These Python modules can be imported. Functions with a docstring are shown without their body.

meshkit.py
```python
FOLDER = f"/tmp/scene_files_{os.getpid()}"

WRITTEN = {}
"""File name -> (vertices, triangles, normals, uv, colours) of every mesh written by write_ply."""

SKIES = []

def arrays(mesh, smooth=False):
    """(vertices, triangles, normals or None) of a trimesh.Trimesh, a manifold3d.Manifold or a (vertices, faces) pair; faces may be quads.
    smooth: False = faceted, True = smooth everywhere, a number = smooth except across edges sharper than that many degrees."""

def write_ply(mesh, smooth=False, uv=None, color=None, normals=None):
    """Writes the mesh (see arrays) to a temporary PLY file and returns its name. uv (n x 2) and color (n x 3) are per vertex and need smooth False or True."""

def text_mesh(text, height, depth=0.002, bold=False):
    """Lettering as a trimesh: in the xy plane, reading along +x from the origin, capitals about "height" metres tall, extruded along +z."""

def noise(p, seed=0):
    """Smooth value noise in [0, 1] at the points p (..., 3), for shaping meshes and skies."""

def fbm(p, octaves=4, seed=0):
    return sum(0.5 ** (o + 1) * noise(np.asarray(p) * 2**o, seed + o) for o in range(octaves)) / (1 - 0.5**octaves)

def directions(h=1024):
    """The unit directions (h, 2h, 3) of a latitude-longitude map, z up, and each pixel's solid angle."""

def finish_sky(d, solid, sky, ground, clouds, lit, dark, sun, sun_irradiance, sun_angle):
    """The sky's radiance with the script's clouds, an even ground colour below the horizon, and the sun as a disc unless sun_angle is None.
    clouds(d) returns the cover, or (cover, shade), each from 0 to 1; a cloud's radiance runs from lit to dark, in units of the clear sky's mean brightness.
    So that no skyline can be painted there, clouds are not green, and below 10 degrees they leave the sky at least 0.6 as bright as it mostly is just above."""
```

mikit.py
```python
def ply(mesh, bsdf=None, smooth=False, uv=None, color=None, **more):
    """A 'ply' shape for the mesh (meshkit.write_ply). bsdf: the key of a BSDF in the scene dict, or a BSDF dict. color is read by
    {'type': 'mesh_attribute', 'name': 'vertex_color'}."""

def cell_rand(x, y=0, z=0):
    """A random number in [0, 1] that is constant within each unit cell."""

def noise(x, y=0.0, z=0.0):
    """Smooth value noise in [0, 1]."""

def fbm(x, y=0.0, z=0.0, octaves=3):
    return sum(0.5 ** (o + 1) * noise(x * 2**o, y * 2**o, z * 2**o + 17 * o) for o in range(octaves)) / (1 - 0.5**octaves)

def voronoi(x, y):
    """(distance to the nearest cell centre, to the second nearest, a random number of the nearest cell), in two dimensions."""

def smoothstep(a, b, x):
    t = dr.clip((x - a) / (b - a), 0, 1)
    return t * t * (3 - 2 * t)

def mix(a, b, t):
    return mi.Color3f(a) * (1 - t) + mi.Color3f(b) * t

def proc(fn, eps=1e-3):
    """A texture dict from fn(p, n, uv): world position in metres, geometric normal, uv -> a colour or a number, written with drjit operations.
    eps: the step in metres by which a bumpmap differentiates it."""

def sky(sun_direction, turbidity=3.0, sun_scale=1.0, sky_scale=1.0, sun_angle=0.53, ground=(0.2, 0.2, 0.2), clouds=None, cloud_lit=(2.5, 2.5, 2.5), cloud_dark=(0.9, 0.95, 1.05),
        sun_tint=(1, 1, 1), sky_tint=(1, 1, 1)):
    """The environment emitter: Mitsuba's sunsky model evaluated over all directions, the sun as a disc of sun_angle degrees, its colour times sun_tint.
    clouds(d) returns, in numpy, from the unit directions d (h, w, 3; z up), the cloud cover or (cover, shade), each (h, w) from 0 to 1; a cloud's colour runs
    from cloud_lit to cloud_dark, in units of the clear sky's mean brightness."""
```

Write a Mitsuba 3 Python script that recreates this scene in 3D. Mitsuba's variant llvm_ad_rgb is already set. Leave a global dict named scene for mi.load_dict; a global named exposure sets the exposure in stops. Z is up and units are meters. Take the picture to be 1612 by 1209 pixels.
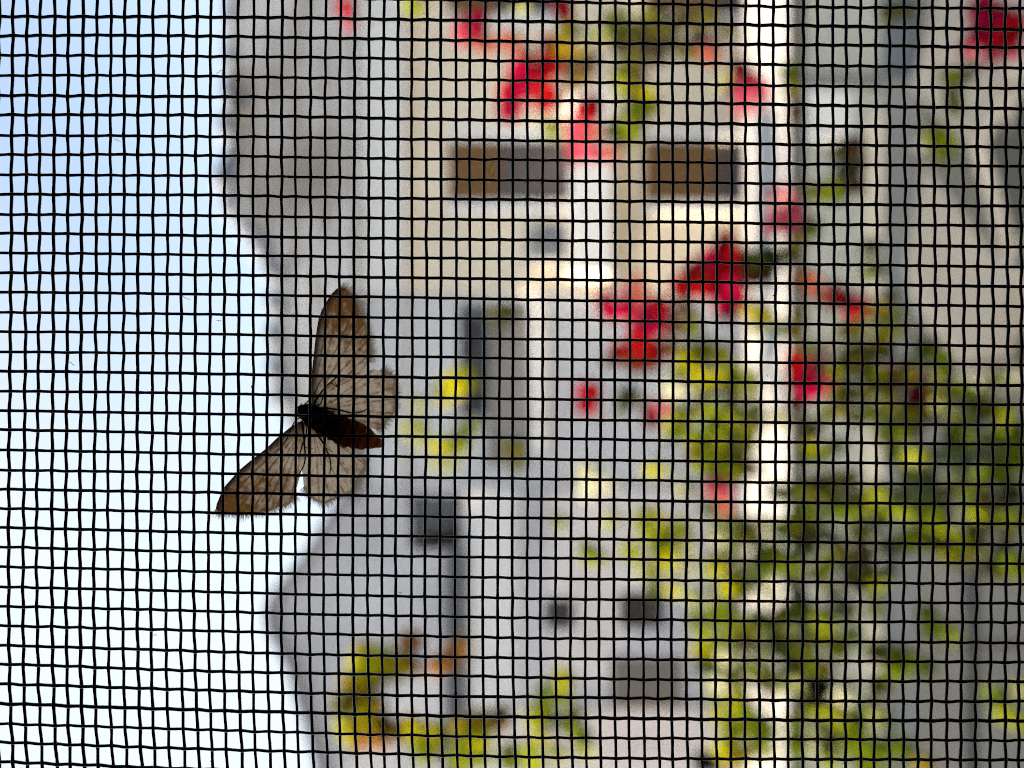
import math, random
import numpy as np, trimesh, mitsuba as mi, drjit as dr
import manifold3d as m3
import mikit
from shapely.geometry import Polygon, Point, LineString
from meshkit import noise as mnoise, fbm as mfbm

random.seed(7)
rng = np.random.default_rng(7)
T = mi.ScalarTransform4f
scene = {'type': 'scene'}
labels = {}

# ------------------------------------------------------------------ camera, sky, exposure
# A phone held sideways at a window: image left is world up, image top is world right.
F = 1241.0            # focal length in pixels of the 1612 px wide photograph
H = 4.5               # camera height over the street
D = 0.075             # distance from the lens to the insect screen
scene['camera'] = {
    'type': 'thinlens', 'fov': math.degrees(2 * math.atan(806 / F)), 'fov_axis': 'x',
    'to_world': T().look_at(origin=[0, 0, H], target=[0, 1, H], up=[1, 0, 0]),
    'aperture_radius': 0.00092, 'focus_distance': D + 0.0002,
    'near_clip': 0.01, 'far_clip': 2000.0,
}
SUN = (-0.80, -0.045, 0.60)
def veil(d):
    """thin bright haze that thickens towards the sun and overhead, with a few wisps"""
    s = np.asarray(SUN) / np.linalg.norm(SUN)
    c = np.clip(d @ s, -1, 1)
    w = mfbm((d * np.array([2.2, 2.2, 4.0])).reshape(-1, 3)).reshape(d.shape[:2])
    g = np.clip((c - 0.02 + 0.10 * (w - 0.5)) / 0.40, 0, 1)
    g = g * g * (3 - 2 * g)
    low = np.clip((0.46 - d[..., 2]) / 0.18, 0, 1)          # whiter towards the horizon
    return np.clip(0.41 + 0.53 * g + 0.22 * low * (1 - g) + 0.10 * (w - 0.5), 0, 0.96)
scene['sky'] = mikit.sky(SUN, turbidity=3.0, clouds=veil, cloud_lit=(1.20, 1.31, 1.36), cloud_dark=(1.3, 1.4, 1.42), sun_scale=1.0)
exposure = 3.2

# ------------------------------------------------------------------ helpers
def X(py, Y): return (604.5 - py) * Y / F
def Z(px, Y): return H + (806 - px) * Y / F
def P(px, py, Y): return np.array([X(py, Y), Y, Z(px, Y)])

used = {}
def key_for(base):
    used[base] = used.get(base, -1) + 1
    return base if used[base] == 0 else f'{base}_{used[base]:03d}'

def add(name, mesh, mat, parent=None, smooth=False, color=None, stuff=False, **more):
    k = key_for((parent + '__' if parent else '') + name)
    scene[k] = mikit.ply(mesh, mat, smooth=smooth, color=color, **more)
    if stuff: labels.setdefault(k, {})['kind'] = 'stuff'
    return k
def thing(name, label, cat, group=None):
    k = key_for(name)
    labels[k] = {'label': label, 'category': cat}
    if group: labels[k]['group'] = group
    return k
def tag(k, label, cat=None, group=None, kind=None):
    e = labels.setdefault(k, {})
    if label: e['label'] = label
    if cat: e['category'] = cat
    if group: e['group'] = group
    if kind: e['kind'] = kind
def box(x0, x1, y0, y1, z0, z1):
    m = trimesh.creation.box([x1 - x0, y1 - y0, z1 - z0]); m.apply_translation([(x0 + x1) / 2, (y0 + y1) / 2, (z0 + z1) / 2]); return m
def cat(ms): return trimesh.util.concatenate(ms)
def mbox(x0, x1, y0, y1, z0, z1):
    return m3.Manifold.cube([x1 - x0, y1 - y0, z1 - z0]).translate([x0, y0, z0])
def poly_xz(pts, y0, y1):
    """prism: outline in (x, z), from y0 to y1"""
    p = trimesh.creation.extrude_polygon(Polygon(pts), y1 - y0)
    v = p.vertices.copy(); p.vertices = np.c_[v[:, 0], y1 - v[:, 2], v[:, 1]]; p.fix_normals(); return p
def tube(pts, rad, sides=6):
    p = np.asarray(pts, float); n = len(p); rad = np.broadcast_to(rad, (n,))
    t = np.gradient(p, axis=0); t /= np.linalg.norm(t, axis=1, keepdims=True) + 1e-15
    ref = np.array([0, 1.0, 0]) if abs(t[:, 1]).mean() < 0.8 else np.array([1.0, 0, 0])
    a = np.cross(t, ref); a /= np.linalg.norm(a, axis=1, keepdims=True) + 1e-15
    b = np.cross(t, a); ang = np.arange(sides) * 2 * np.pi / sides
    v = p[:, None] + rad[:, None, None] * (np.cos(ang)[None, :, None] * a[:, None] + np.sin(ang)[None, :, None] * b[:, None])
    i, j = np.meshgrid(np.arange(n - 1), np.arange(sides), indexing='ij')
    q = np.stack([i * sides + j, (i + 1) * sides + j, (i + 1) * sides + (j + 1) % sides, i * sides + (j + 1) % sides], -1).reshape(-1, 4)
    f = np.vstack([q[:, [0, 1, 2]], q[:, [0, 2, 3]]])
    c0, c1 = n * sides, n * sides + 1
    v = np.vstack([v.reshape(-1, 3), p[0], p[-1]])
    k = np.arange(sides)
    f = np.vstack([f, np.c_[np.full(sides, c0), k, (k + 1) % sides], np.c_[np.full(sides, c1), (n - 1) * sides + (k + 1) % sides, (n - 1) * sides + k]])
    return trimesh.Trimesh(v, f, process=False)
def spline(pts, n):
    from scipy.interpolate import CubicSpline
    p = np.asarray(pts, float); t = np.r_[0, np.cumsum(np.linalg.norm(np.diff(p, axis=0), axis=1))]
    return CubicSpline(t, p)(np.linspace(0, t[-1], n))

# ------------------------------------------------------------------ materials
def mat(name, color, rough=0.7, spec=0.3, vary=0.12, scale=3.0, **kw):
    c = np.array(color, float)
    def fn(p, n, uv, c=c):
        s = 1 - vary + 2 * vary * mikit.fbm(p.x * scale, p.y * scale, p.z * scale, 3)
        return mi.Color3f(*[float(q) for q in c]) * s
    scene[name] = {'type': 'twosided', 'b': {'type': 'principled', 'base_color': mikit.proc(fn) if vary > 0 else {'type': 'rgb', 'value': list(map(float, c))},
                   'roughness': rough, 'specular': spec, **kw}}
    return name
def flat(name, color, rough=0.6, spec=0.3, **kw): return mat(name, color, rough, spec, 0, **kw)
def leafmat(name, color, trans=1.0):
    scene[name] = {'type': 'principledthin', 'base_color': {'type': 'rgb', 'value': list(map(float, color))}, 'roughness': 0.7, 'diff_trans': trans, 'eta': 1.2}
    return name

mat('m_cream', (0.86, 0.75, 0.58), 0.9, 0.1, 0.10, 1.3)
mat('m_white', (0.86, 0.85, 0.83), 0.8, 0.2, 0.06, 1.5)
mat('m_coping', (0.36, 0.36, 0.365), 0.85, 0.2, 0.16, 2.0)
mat('m_pale', (0.70, 0.70, 0.72), 0.9, 0.1, 0.10, 0.9)
mat('m_lilac', (0.62, 0.605, 0.63), 0.9, 0.1, 0.22, 0.9)
mat('m_rose', (0.70, 0.65, 0.64), 0.9, 0.1, 0.14, 0.8)
def roof_fn(p, n, uv):
    t = mikit.smoothstep(0.30, 0.70, mikit.fbm(p.x * 0.55 + 3.1, p.y * 0.55, p.z * 0.8, 3))
    s = 0.85 + 0.3 * mikit.noise(p.x * 5, p.y * 5, p.z * 5)
    return mikit.mix([0.075, 0.075, 0.074], [0.175, 0.195, 0.235], t) * s
scene['m_roof'] = {'type': 'twosided', 'b': {'type': 'principled', 'base_color': mikit.proc(roof_fn), 'roughness': 0.75, 'specular': 0.3}}
mat('m_chimney', (0.17, 0.165, 0.16), 0.9, 0.2, 0.3, 2.0)
mat('m_brown', (0.31, 0.17, 0.066), 0.6, 0.3, 0.15, 6.0)
mat('m_taupe', (0.11, 0.092, 0.092), 0.6, 0.3, 0.1, 4.0)
mat('m_taupe_dark', (0.20, 0.18, 0.165), 0.7, 0.3, 0.2, 2.0)
mat('m_taupe_light', (0.34, 0.31, 0.285), 0.7, 0.3, 0.1, 2.0)
mat('m_slate', (0.08, 0.09, 0.11), 0.5, 0.4, 0.15, 3.0)
mat('m_wallbeige', (0.80, 0.73, 0.58), 0.9, 0.1, 0.14, 2.0)
mat('m_road', (0.050, 0.057, 0.066), 0.9, 0.2, 0.22, 1.2)
mat('m_pave', (0.055, 0.062, 0.070), 0.9, 0.2, 0.18, 2.0)
mat('m_plinth', (0.27, 0.285, 0.29), 0.9, 0.1, 0.2, 2.0)
mat('m_overhang_shade', (0.075, 0.058, 0.03), 0.8, 0.2, 0.3, 1.5)  # dark colour for the painted shade below the slab
mat('m_soil', (0.10, 0.08, 0.055), 0.95, 0.1, 0.3, 4.0)
flat('m_room', (0.12, 0.115, 0.11), 0.9, 0.1)
flat('m_wire', (0.022, 0.018, 0.017), 0.3, 0.5)
flat('m_alu', (0.35, 0.35, 0.36), 0.4, 0.5)
flat('m_carpaint', (0.10, 0.105, 0.11), 0.3, 0.5, clearcoat=0.8, clearcoat_gloss=0.9)
flat('m_rubber', (0.02, 0.02, 0.02), 0.8, 0.2)
flat('m_carglass', (0.02, 0.024, 0.026), 0.3, 0.2)
flat('m_black', (0.012, 0.012, 0.012), 0.6, 0.3)
flat('m_lamp', (0.75, 0.75, 0.72), 0.2, 0.5)
flat('m_stem', (0.11, 0.075, 0.04), 0.85, 0.2)
flat('m_lint', (0.5, 0.45, 0.36), 0.8, 0.2)
scene['m_pane'] = {'type': 'thindielectric', 'int_ior': 1.5}
flat('m_mothbody', (0.035, 0.016, 0.008), 0.8, 0.2)
flat('m_mothhead', (0.012, 0.008, 0.006), 0.8, 0.2)
scene['m_wing'] = {'type': 'principledthin', 'base_color': {'type': 'mesh_attribute', 'name': 'vertex_color'}, 'roughness': 0.7, 'diff_trans': 1.7, 'eta': 1.25}
scene['m_fringe'] = {'type': 'principledthin', 'base_color': {'type': 'rgb', 'value': [0.36, 0.27, 0.175]}, 'roughness': 0.7, 'diff_trans': 1.2, 'eta': 1.25}

LEAF = {  # leaf and bract colours; w doubles as painted glints, dk as twig shading
    'yb': (0.58, 0.57, 0.015), 'yg': (0.36, 0.42, 0.02), 'yp': (0.52, 0.56, 0.24), 'g': (0.19, 0.26, 0.014), 'gg': (0.20, 0.25, 0.13),
    'dg': (0.045, 0.07, 0.015), 'ol': (0.17, 0.165, 0.03), 'gold': (0.40, 0.30, 0.015), 'br': (0.14, 0.075, 0.025), 'or': (0.52, 0.27, 0.07),
    'red': (0.50, 0.007, 0.012), 'crim': (0.46, 0.006, 0.06), 'pink': (0.68, 0.12, 0.20), 'pp': (0.70, 0.36, 0.38), 'dr': (0.22, 0.006, 0.010),
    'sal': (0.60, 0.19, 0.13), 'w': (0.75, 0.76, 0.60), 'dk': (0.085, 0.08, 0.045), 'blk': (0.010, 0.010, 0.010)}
for k, c in LEAF.items(): leafmat('m_leaf_' + k, c, 1.0)

# ------------------------------------------------------------------ setting: ground, road, room
k = add('ground', box(-400, 400, -400, 600, -0.6, -0.02), 'm_soil'); tag(k, None, kind='structure')
k = add('road', box(-60, 60, 3.9, 7.6, -0.4, 0.0), 'm_road'); tag(k, None, kind='structure')
k = add('pavement', box(-60, 60, 7.6, 8.6, -0.4, 0.12), 'm_pave'); tag(k, None, kind='structure')
k = add('pavement', box(-60, 60, 0.2, 3.9, -0.4, 0.12), 'm_pave'); tag(k, None, kind='structure')
# the dark room the photographer stands in, with the window opening
wx, wz = 0.60, 0.70
wall = mbox(-2.2, 2.2, 0.055, 0.2, 0.0, 7.6) - mbox(-wx, wx, -1, 1, H - wz, H + wz)
shell = (mbox(-2.2, 2.2, -4.2, 0.053, H - 1.6, H + 1.3) - mbox(-2.05, 2.05, -4.0, 0.06, H - 1.5, H + 1.2))
k = add('room_front_wall', wall, 'm_pale'); tag(k, None, kind='structure')
k = add('room_walls', shell, 'm_room'); tag(k, None, kind='structure')

# ------------------------------------------------------------------ insect screen
# wire crossings measured on the photograph: index, row -> millimetres in the plane of the screen
warp_obs = []
def wo(y, i0, xs): warp_obs.extend([(i0 + k, y, x) for k, x in enumerate(xs)])
wo(15, -15, [0.5, 22.8, 43.2, 66, 86.4, 109, 131, 152.9]); wo(15, 0, [330.7, 352.8, 375, 398, 420.5, 443.3, 466.4, 488.7, 511.6, 535, 557.5, 580, 602.4, 626.5, 649, 671, 694.5, 717, 740, 762.7, 785.8, 808.6, 831.4, 853.7, 876, 899.2, 922.6, 945.3, 968, 991, 1014])
wo(15, 30, [1013.9, 1036.6, 1059, 1082, 1105, 1128.4, 1150.8, 1173, 1196.7, 1219.2, 1242.5, 1264.5, 1288, 1311, 1333.6, 1356, 1379.5, 1401.8, 1425.4, 1447.7, 1470, 1492.4, 1513.5, 1535.8, 1557, 1578, 1599])
wo(450, -14, [15, 37.5, 62, 83, 106, 129, 151.5, 175, 196, 218.5, 240, 262.5, 285, 307.5, 329.6, 353.5, 376.3, 399.4, 422.2, 444.8, 466.4, 491.2, 514, 536, 560.2, 582.5, 604.9, 628, 650.4, 673.4, 696.5, 718, 740.3, 763.4, 785.8, 808.6, 832, 854.5, 876.8, 899.2, 921.5, 945, 966, 989.7, 1012.5, 1035.4, 1059, 1081.3, 1104.9, 1128.4, 1150.8, 1174.3, 1196.7, 1219.7, 1242.3, 1265.5, 1289.3, 1312, 1334, 1358, 1382, 1403, 1426, 1450, 1472.5, 1496, 1518.5, 1541, 1563, 1585.5, 1609])
wo(530, -14, [15.4, 37.7, 60, 83.4, 105.2, 127.5, 149.4])
wo(675, 11, [581, 604.8, 627, 650.2, 672.6, 695.4, 717.7, 741.3, 763, 785.5, 807.8, 830.6, 853, 875.8, 897.7, 921, 943.4, 966.9, 989.2, 1011.5, 1035, 1058, 1081.5, 1104.6, 1127, 1149, 1174, 1196.4, 1219, 1243, 1265, 1287.7, 1310.5, 1333.6, 1357, 1380.7, 1403, 1426, 1449, 1472, 1495, 1518.5, 1540.8, 1563, 1586.7, 1610])
wo(762, 3, [396.9, 419.7, 442, 465.6, 488, 511.5, 534.3, 556.7, 579.8, 602.6, 625.7, 648.7, 671, 694, 716, 738.6, 762])
wo(830, -14, [13.9, 35.7, 58, 81.4, 103.2, 126, 147.9])
wo(1107, -14, [19.4, 39.7, 63, 84.9, 107, 129, 150.9])
wo(1118, -4, [241, 262.8, 285.7, 308, 330.3, 352.7, 375, 397.8, 421, 443.6, 465, 488.7, 511.8, 534.9, 557.7, 581.3, 603, 627, 649.5, 671, 694, 716.5, 740, 763.8, 787, 809, 831, 854, 876.8, 900, 922, 945.3, 967, 989.2, 1012, 1035, 1058, 1081, 1104, 1126.8, 1149, 1173, 1195.8, 1218, 1242, 1264, 1287, 1309, 1331.6, 1355, 1375.8, 1399, 1423, 1444, 1466, 1490, 1512, 1535.8, 1556.4, 1578, 1600])
wo(1198, -15, [3, 23.3, 44.2, 66, 88.8, 109.7, 133, 152.4])
weft_obs = []
def fo(x, r0, ys): weft_obs.extend([(x, r0 + k, y) for k, y in enumerate(ys)])
fo(5, 1, [28.8, 59, 89.3, 118]); fo(150, 1, [26.3, 56.6, 87.9, 117])
fo(20, 16, [490.9, 522.2, 553.4, 584.7]); fo(151, 16, [491.9, 523.7, 554.4, 586.2])
fo(20, 26, [800.8, 832.6, 864.4, 895.6]); fo(151, 26, [804.8, 834.6, 866.8, 897.6])
fo(20, 36, [1107.4, 1137.6, 1167, 1197.2]); fo(151, 36, [1113.8, 1144.6, 1175, 1204.7]); fo(245, 36, [1117.8, 1147.6, 1178.3]); fo(388, 36, [1120.3, 1151, 1181.8])
fo(340, 1, [26.8, 57.6, 88.6, 120.3, 150.6, 182.4, 213.9, 244.4, 275.4, 307.6, 339.3, 369.9, 401.4, 432.9, 463.4, 494.4, 525.4])
fo(640, 0, [1.5, 30.3, 61.3, 92.6, 124, 155.8, 187.3, 217.9, 250.6, 281.6, 313.8, 344.3, 377.3, 408.3, 439.3, 469.6, 501.4, 531.4, 564.2, 593.7, 625.5, 656.5, 685.8, 717.8, 748.2, 780.2, 811.5, 842.8, 874.3, 904.9, 937, 968, 999, 1030.6, 1062, 1093.9, 1124, 1154.7, 1187.4])
fo(940, 0, [3.7, 35.5, 66.5, 97.3, 129, 160, 192.3, 224, 254.5, 287, 318.2, 349.8, 380.8, 412.5, 443.5, 474.6, 505.6, 537.4, 567, 598.9, 630.4, 662.2, 692.5, 723, 753.3, 785.5, 816])
fo(940, 29, [910.2, 941.3, 973, 1005.3, 1037.5, 1067.8, 1098.8, 1129.8, 1160.9, 1193])
fo(1232, 0, [9.4, 37.7, 70.7, 99.3, 131.5, 162.5, 196.8, 226.3, 257.5, 288.3, 321.2, 351.7, 384, 414.3, 446, 477.5, 508.6, 539.2, 571.4, 603, 633.6, 665.7, 697, 728, 759.5, 790.5])
fo(1232, 29, [916, 946.2, 978.5, 1009, 1040.5, 1072, 1103, 1133.6, 1164.6, 1196])
fo(1595, 0, [16, 47, 77.7, 108.4, 137, 170, 201, 233.3, 261.3, 294.5, 324.4, 357.4, 386.5, 419.5, 449.8, 480.8, 510, 544.5, 575, 605.6, 637.9, 669.6, 701, 732, 762.7, 795])
fo(1595, 29, [919.4, 951.2, 981, 1012, 1044.2, 1072.8, 1103, 1135.3, 1162.6, 1194.4])
fo(410, 24, [744.8, 777.6, 807.3, 839, 870, 903, 933.5, 965, 995.8, 1028, 1059, 1091.4, 1121.7, 1153.4, 1183.7])
def basis(u, v, deg=4): return np.stack([u**a * v**b for a in range(deg + 1) for b in range(deg + 1 - a)], -1)
wob = np.array(warp_obs); fob = np.array(weft_obs)
cw = np.linalg.lstsq(basis((wob[:, 0] - 21) / 36, (wob[:, 1] - 604) / 604), wob[:, 2], rcond=None)[0]
cf = np.linalg.lstsq(basis((fob[:, 0] - 806) / 806, (fob[:, 1] - 19) / 20), fob[:, 2], rcond=None)[0]
I0, I1, R0, R1 = -17, 59, -2, 41
ii, rr = np.meshgrid(np.arange(I0, I1 + 1), np.arange(R0, R1 + 1), indexing='ij')
py = 31.2 * rr.astype(float); 
for _ in range(6):
    px = basis((ii - 21) / 36, np.clip((py - 604) / 604, -1.08, 1.08)) @ cw
    py = basis(np.clip((px - 806) / 806, -1.06, 1.06), (rr - 19) / 20) @ cf
def smooth_noise(shape, sig, axis, s):
    from scipy.ndimage import gaussian_filter1d
    n = gaussian_filter1d(rng.normal(size=shape), s, axis=axis, mode='reflect'); return n / n.std() * sig
px = px + smooth_noise(px.shape, 0.65, 1, 5) + rng.normal(size=px.shape) * 0.22
py = py + smooth_noise(py.shape, 0.60, 0, 6) + rng.normal(size=px.shape) * 0.22
NX = X(py, D); NZ = Z(px, D)
sgn = np.where((ii + rr) % 2 == 0, 1.0, -1.0)
AMP = 0.000075; WR = 0.000144
def wire(nodes, lo, hi, rad):
    """tube through the crossings, a little thicker where the coating is fused, run straight on to the frame"""
    n = len(nodes); t = np.arange(n)
    from scipy.interpolate import PchipInterpolator
    tt = np.linspace(0, n - 1, (n - 1) * 4 + 1)
    p = np.c_[[PchipInterpolator(t, nodes[:, c])(tt) for c in (0, 2)]].T
    yd = np.interp(tt, t, nodes[:, 1]); ph = tt % 1
    s0 = nodes[np.minimum(np.floor(tt).astype(int), n - 1), 1] - D
    yd = D + s0 * np.cos(np.pi * ph)
    p = np.c_[p[:, 0], yd, p[:, 1]]
    fuse = 0.10 * np.exp(-(np.minimum(ph, 1 - ph) / 0.14) ** 2)
    r = rad * (1 + fuse + 0.05 * rng.normal(size=len(tt)) * 0.5)
    p = np.vstack([lo, p, hi]); r = np.r_[rad, r, rad]
    return tube(p, r, 7)
screen = thing('insect_screen', 'black woven insect screen stretched over the whole view, with the moth on it', 'insect screen')
FX, FZ = wx - 0.012, wz - 0.012
for a in range(ii.shape[0]):
    nodes = np.c_[NX[a], D + sgn[a] * AMP, NZ[a]]
    z0 = NZ[a].mean()
    add('warp_wire', wire(nodes[::-1], [-FX, D, NZ[a, -1]], [FX, D, NZ[a, 0]], WR * (1 + 0.04 * rng.normal())), 'm_wire', screen, smooth=True)
for b in range(ii.shape[1]):
    nodes = np.c_[NX[:, b], D - sgn[:, b] * AMP, NZ[:, b]]
    add('weft_wire', wire(nodes, [NX[0, b], D, H + FZ], [NX[-1, b], D, H - FZ], WR * (1.02 + 0.04 * rng.normal())), 'm_wire', screen, smooth=True)
rest = []
pw, pf = 22.5 * D / F, 31.2 * D / F
for s, edge in ((1, NZ[0].max()), (-1, NZ[-1].min())):
    z = edge + s * pw
    while abs(z - H) < FZ: rest.append(box(-FX, FX, D - WR, D + WR, z - WR, z + WR)); z += s * pw
for s, edge in ((1, NX[:, 0].max()), (-1, NX[:, -1].min())):
    x = edge + s * pf
    while abs(x) < FX: rest.append(box(x - WR, x + WR, D - 1.6 * WR, D + 1.6 * WR, H - FZ, H + FZ)); x += s * pf
add('outer_mesh', cat(rest), 'm_wire', screen, stuff=True)
for q in (box(-wx, wx, D - 0.006, D + 0.006, H + FZ, H + wz), box(-wx, wx, D - 0.006, D + 0.006, H - wz, H - FZ),
          box(FX, wx, D - 0.006, D + 0.006, H - FZ, H + FZ), box(-wx, -FX, D - 0.006, D + 0.006, H - FZ, H + FZ)):
    add('frame', q, 'm_alu', screen)
# lint caught on the wires
for (a, b, L, ang) in [(773, 262, 22, 1.9), (776, 276, 12, 2.2), (871, 283, 12, 1.5), (1003, 286, 10, 1.2), (1114, 253, 7, 2.5), (347, 112, 14, -.5), (292, 468, 16, .4), (345, 505, 8, .1),
                       (62, 224, 12, 1.7), (185, 221, 10, .6), (1480, 624, 9, 1.0), (1310, 1160, 10, 1.1), (630, 933, 9, .5), (245, 1000, 9, .2), (113, 573, 10, .8), (692, 1196, 9, 1.3), (1208, 592, 7, 1.3), (1166, 440, 8, 1.3), (736, 482, 6, 1.5)]:
    s = np.linspace(0, 1, 7)[:, None]
    q = np.array([[a, b]]) + (s - 0.5) * L * np.array([[math.cos(ang), math.sin(ang)]]) + rng.normal(size=(7, 2)) * 0.9
    add('lint_fibre', tube(np.array([P(u, v, D - 0.0002) for u, v in q]), 0.000022, 4), 'm_lint', screen)

# grime: small lumps of dust stuck to the wires
gr = []
for k in range(90):
    a, b = rng.integers(0, ii.shape[0]), rng.integers(0, ii.shape[1] - 1); f = rng.uniform()
    q = np.array([NX[a, b] * (1 - f) + NX[a, b + 1] * f, D + rng.normal() * 5e-5, NZ[a, b] * (1 - f) + NZ[a, b + 1] * f]) + rng.normal(size=3) * 9e-5
    gr.append(trimesh.creation.icosphere(1, rng.uniform(3e-5, 1.0e-4)).apply_scale(rng.uniform(.6, 1.5, 3)).apply_translation(q))
add('grime', cat(gr), 'm_stem', screen, stuff=True)

# ------------------------------------------------------------------ moth on the outer side of the screen
S = D / F   # metres per pixel in the screen plane
moth = thing('moth', 'small brown moth clinging to the black screen with its four translucent wings spread', 'moth')
MY = D + 0.0006
def chain_hull(pts, rad, sub=0.00012, ref=None):
    parts = []
    for (p, r), (q, s) in zip(list(zip(pts, rad))[:-1], list(zip(pts, rad))[1:]):
        a = m3.Manifold.sphere(1000 * r, 24).translate(1000 * np.array(p)); b = m3.Manifold.sphere(1000 * s, 24).translate(1000 * np.array(q))
        parts.append(m3.Manifold.batch_hull([a, b]))
    m = m3.Manifold.batch_boolean(parts, m3.OpType.Add).refine_to_length(1000 * sub).to_mesh()
    t = trimesh.Trimesh(m.vert_properties[:, :3] / 1000, m.tri_verts)
    trimesh.smoothing.filter_taubin(t, iterations=12); return t
body_px = [(477, 648, 9.0), (485, 650, 11.5), (495, 655, 14.5), (507, 660, 16.0), (519, 667, 16.8), (532, 674, 18.0), (546, 680, 18.5), (560, 685, 17.5), (572, 689, 14.5), (582, 693, 10.5), (590, 695.5, 8.0), (596, 697.5, 6.0)]
bp = [P(a, b, MY + 0.0011) for a, b, r in body_px]; br = [r * S * 1.28 for a, b, r in body_px]
body = chain_hull(bp, br)
ax = np.array(bp[-1]) - np.array(bp[0]); axl = np.linalg.norm(ax); ax /= axl
tv = (body.vertices - bp[0]) @ ax / axl
ring = 1 + 0.05 * np.sin(tv * 62) * (tv > 0.38)          # abdominal segments
cen = np.array(bp[0]) + np.outer(tv * axl, ax)
body.vertices = cen + (body.vertices - cen) * ring[:, None]
w_ = np.clip((tv - 0.38) / 0.62, 0, 1)[:, None]
bc = (np.array([[0.02, 0.010, 0.006]]) * (1 - w_) + np.array([[0.62, 0.25, 0.11]]) * w_) * (0.5 + 0.9 * mfbm(body.vertices * 6000)[:, None]) * (0.72 + 0.28 * np.sin(tv * 62))[:, None]
scene['m_mothvc'] = {'type': 'principledthin', 'base_color': {'type': 'mesh_attribute', 'name': 'vertex_color'}, 'roughness': 0.8, 'diff_trans': 1.3, 'eta': 1.2}
add('body', body, 'm_mothvc', moth, smooth=True, color=bc)
# fur on head and thorax
fur = []
vi = rng.choice(len(body.vertices), 1100)
for v in vi:
    p = body.vertices[v]; n = body.vertex_normals[v] + rng.normal(size=3) * 0.35 + ax * 0.7; n /= np.linalg.norm(n)
    L = (5.5 if tv[v] < 0.4 else 3.5) * S * rng.uniform(0.5, 1.2); w = np.cross(n, rng.normal(size=3)); w *= 0.35 * S / np.linalg.norm(w)
    fur.append((p - w, p + w, p + n * L))
fv = np.array(fur).reshape(-1, 3)
flat('m_fur', (0.05, 0.025, 0.013), 0.9, 0.1)
add('fur', trimesh.Trimesh(fv, np.arange(len(fv)).reshape(-1, 3), process=False), 'm_fur', moth, stuff=True)

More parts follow.
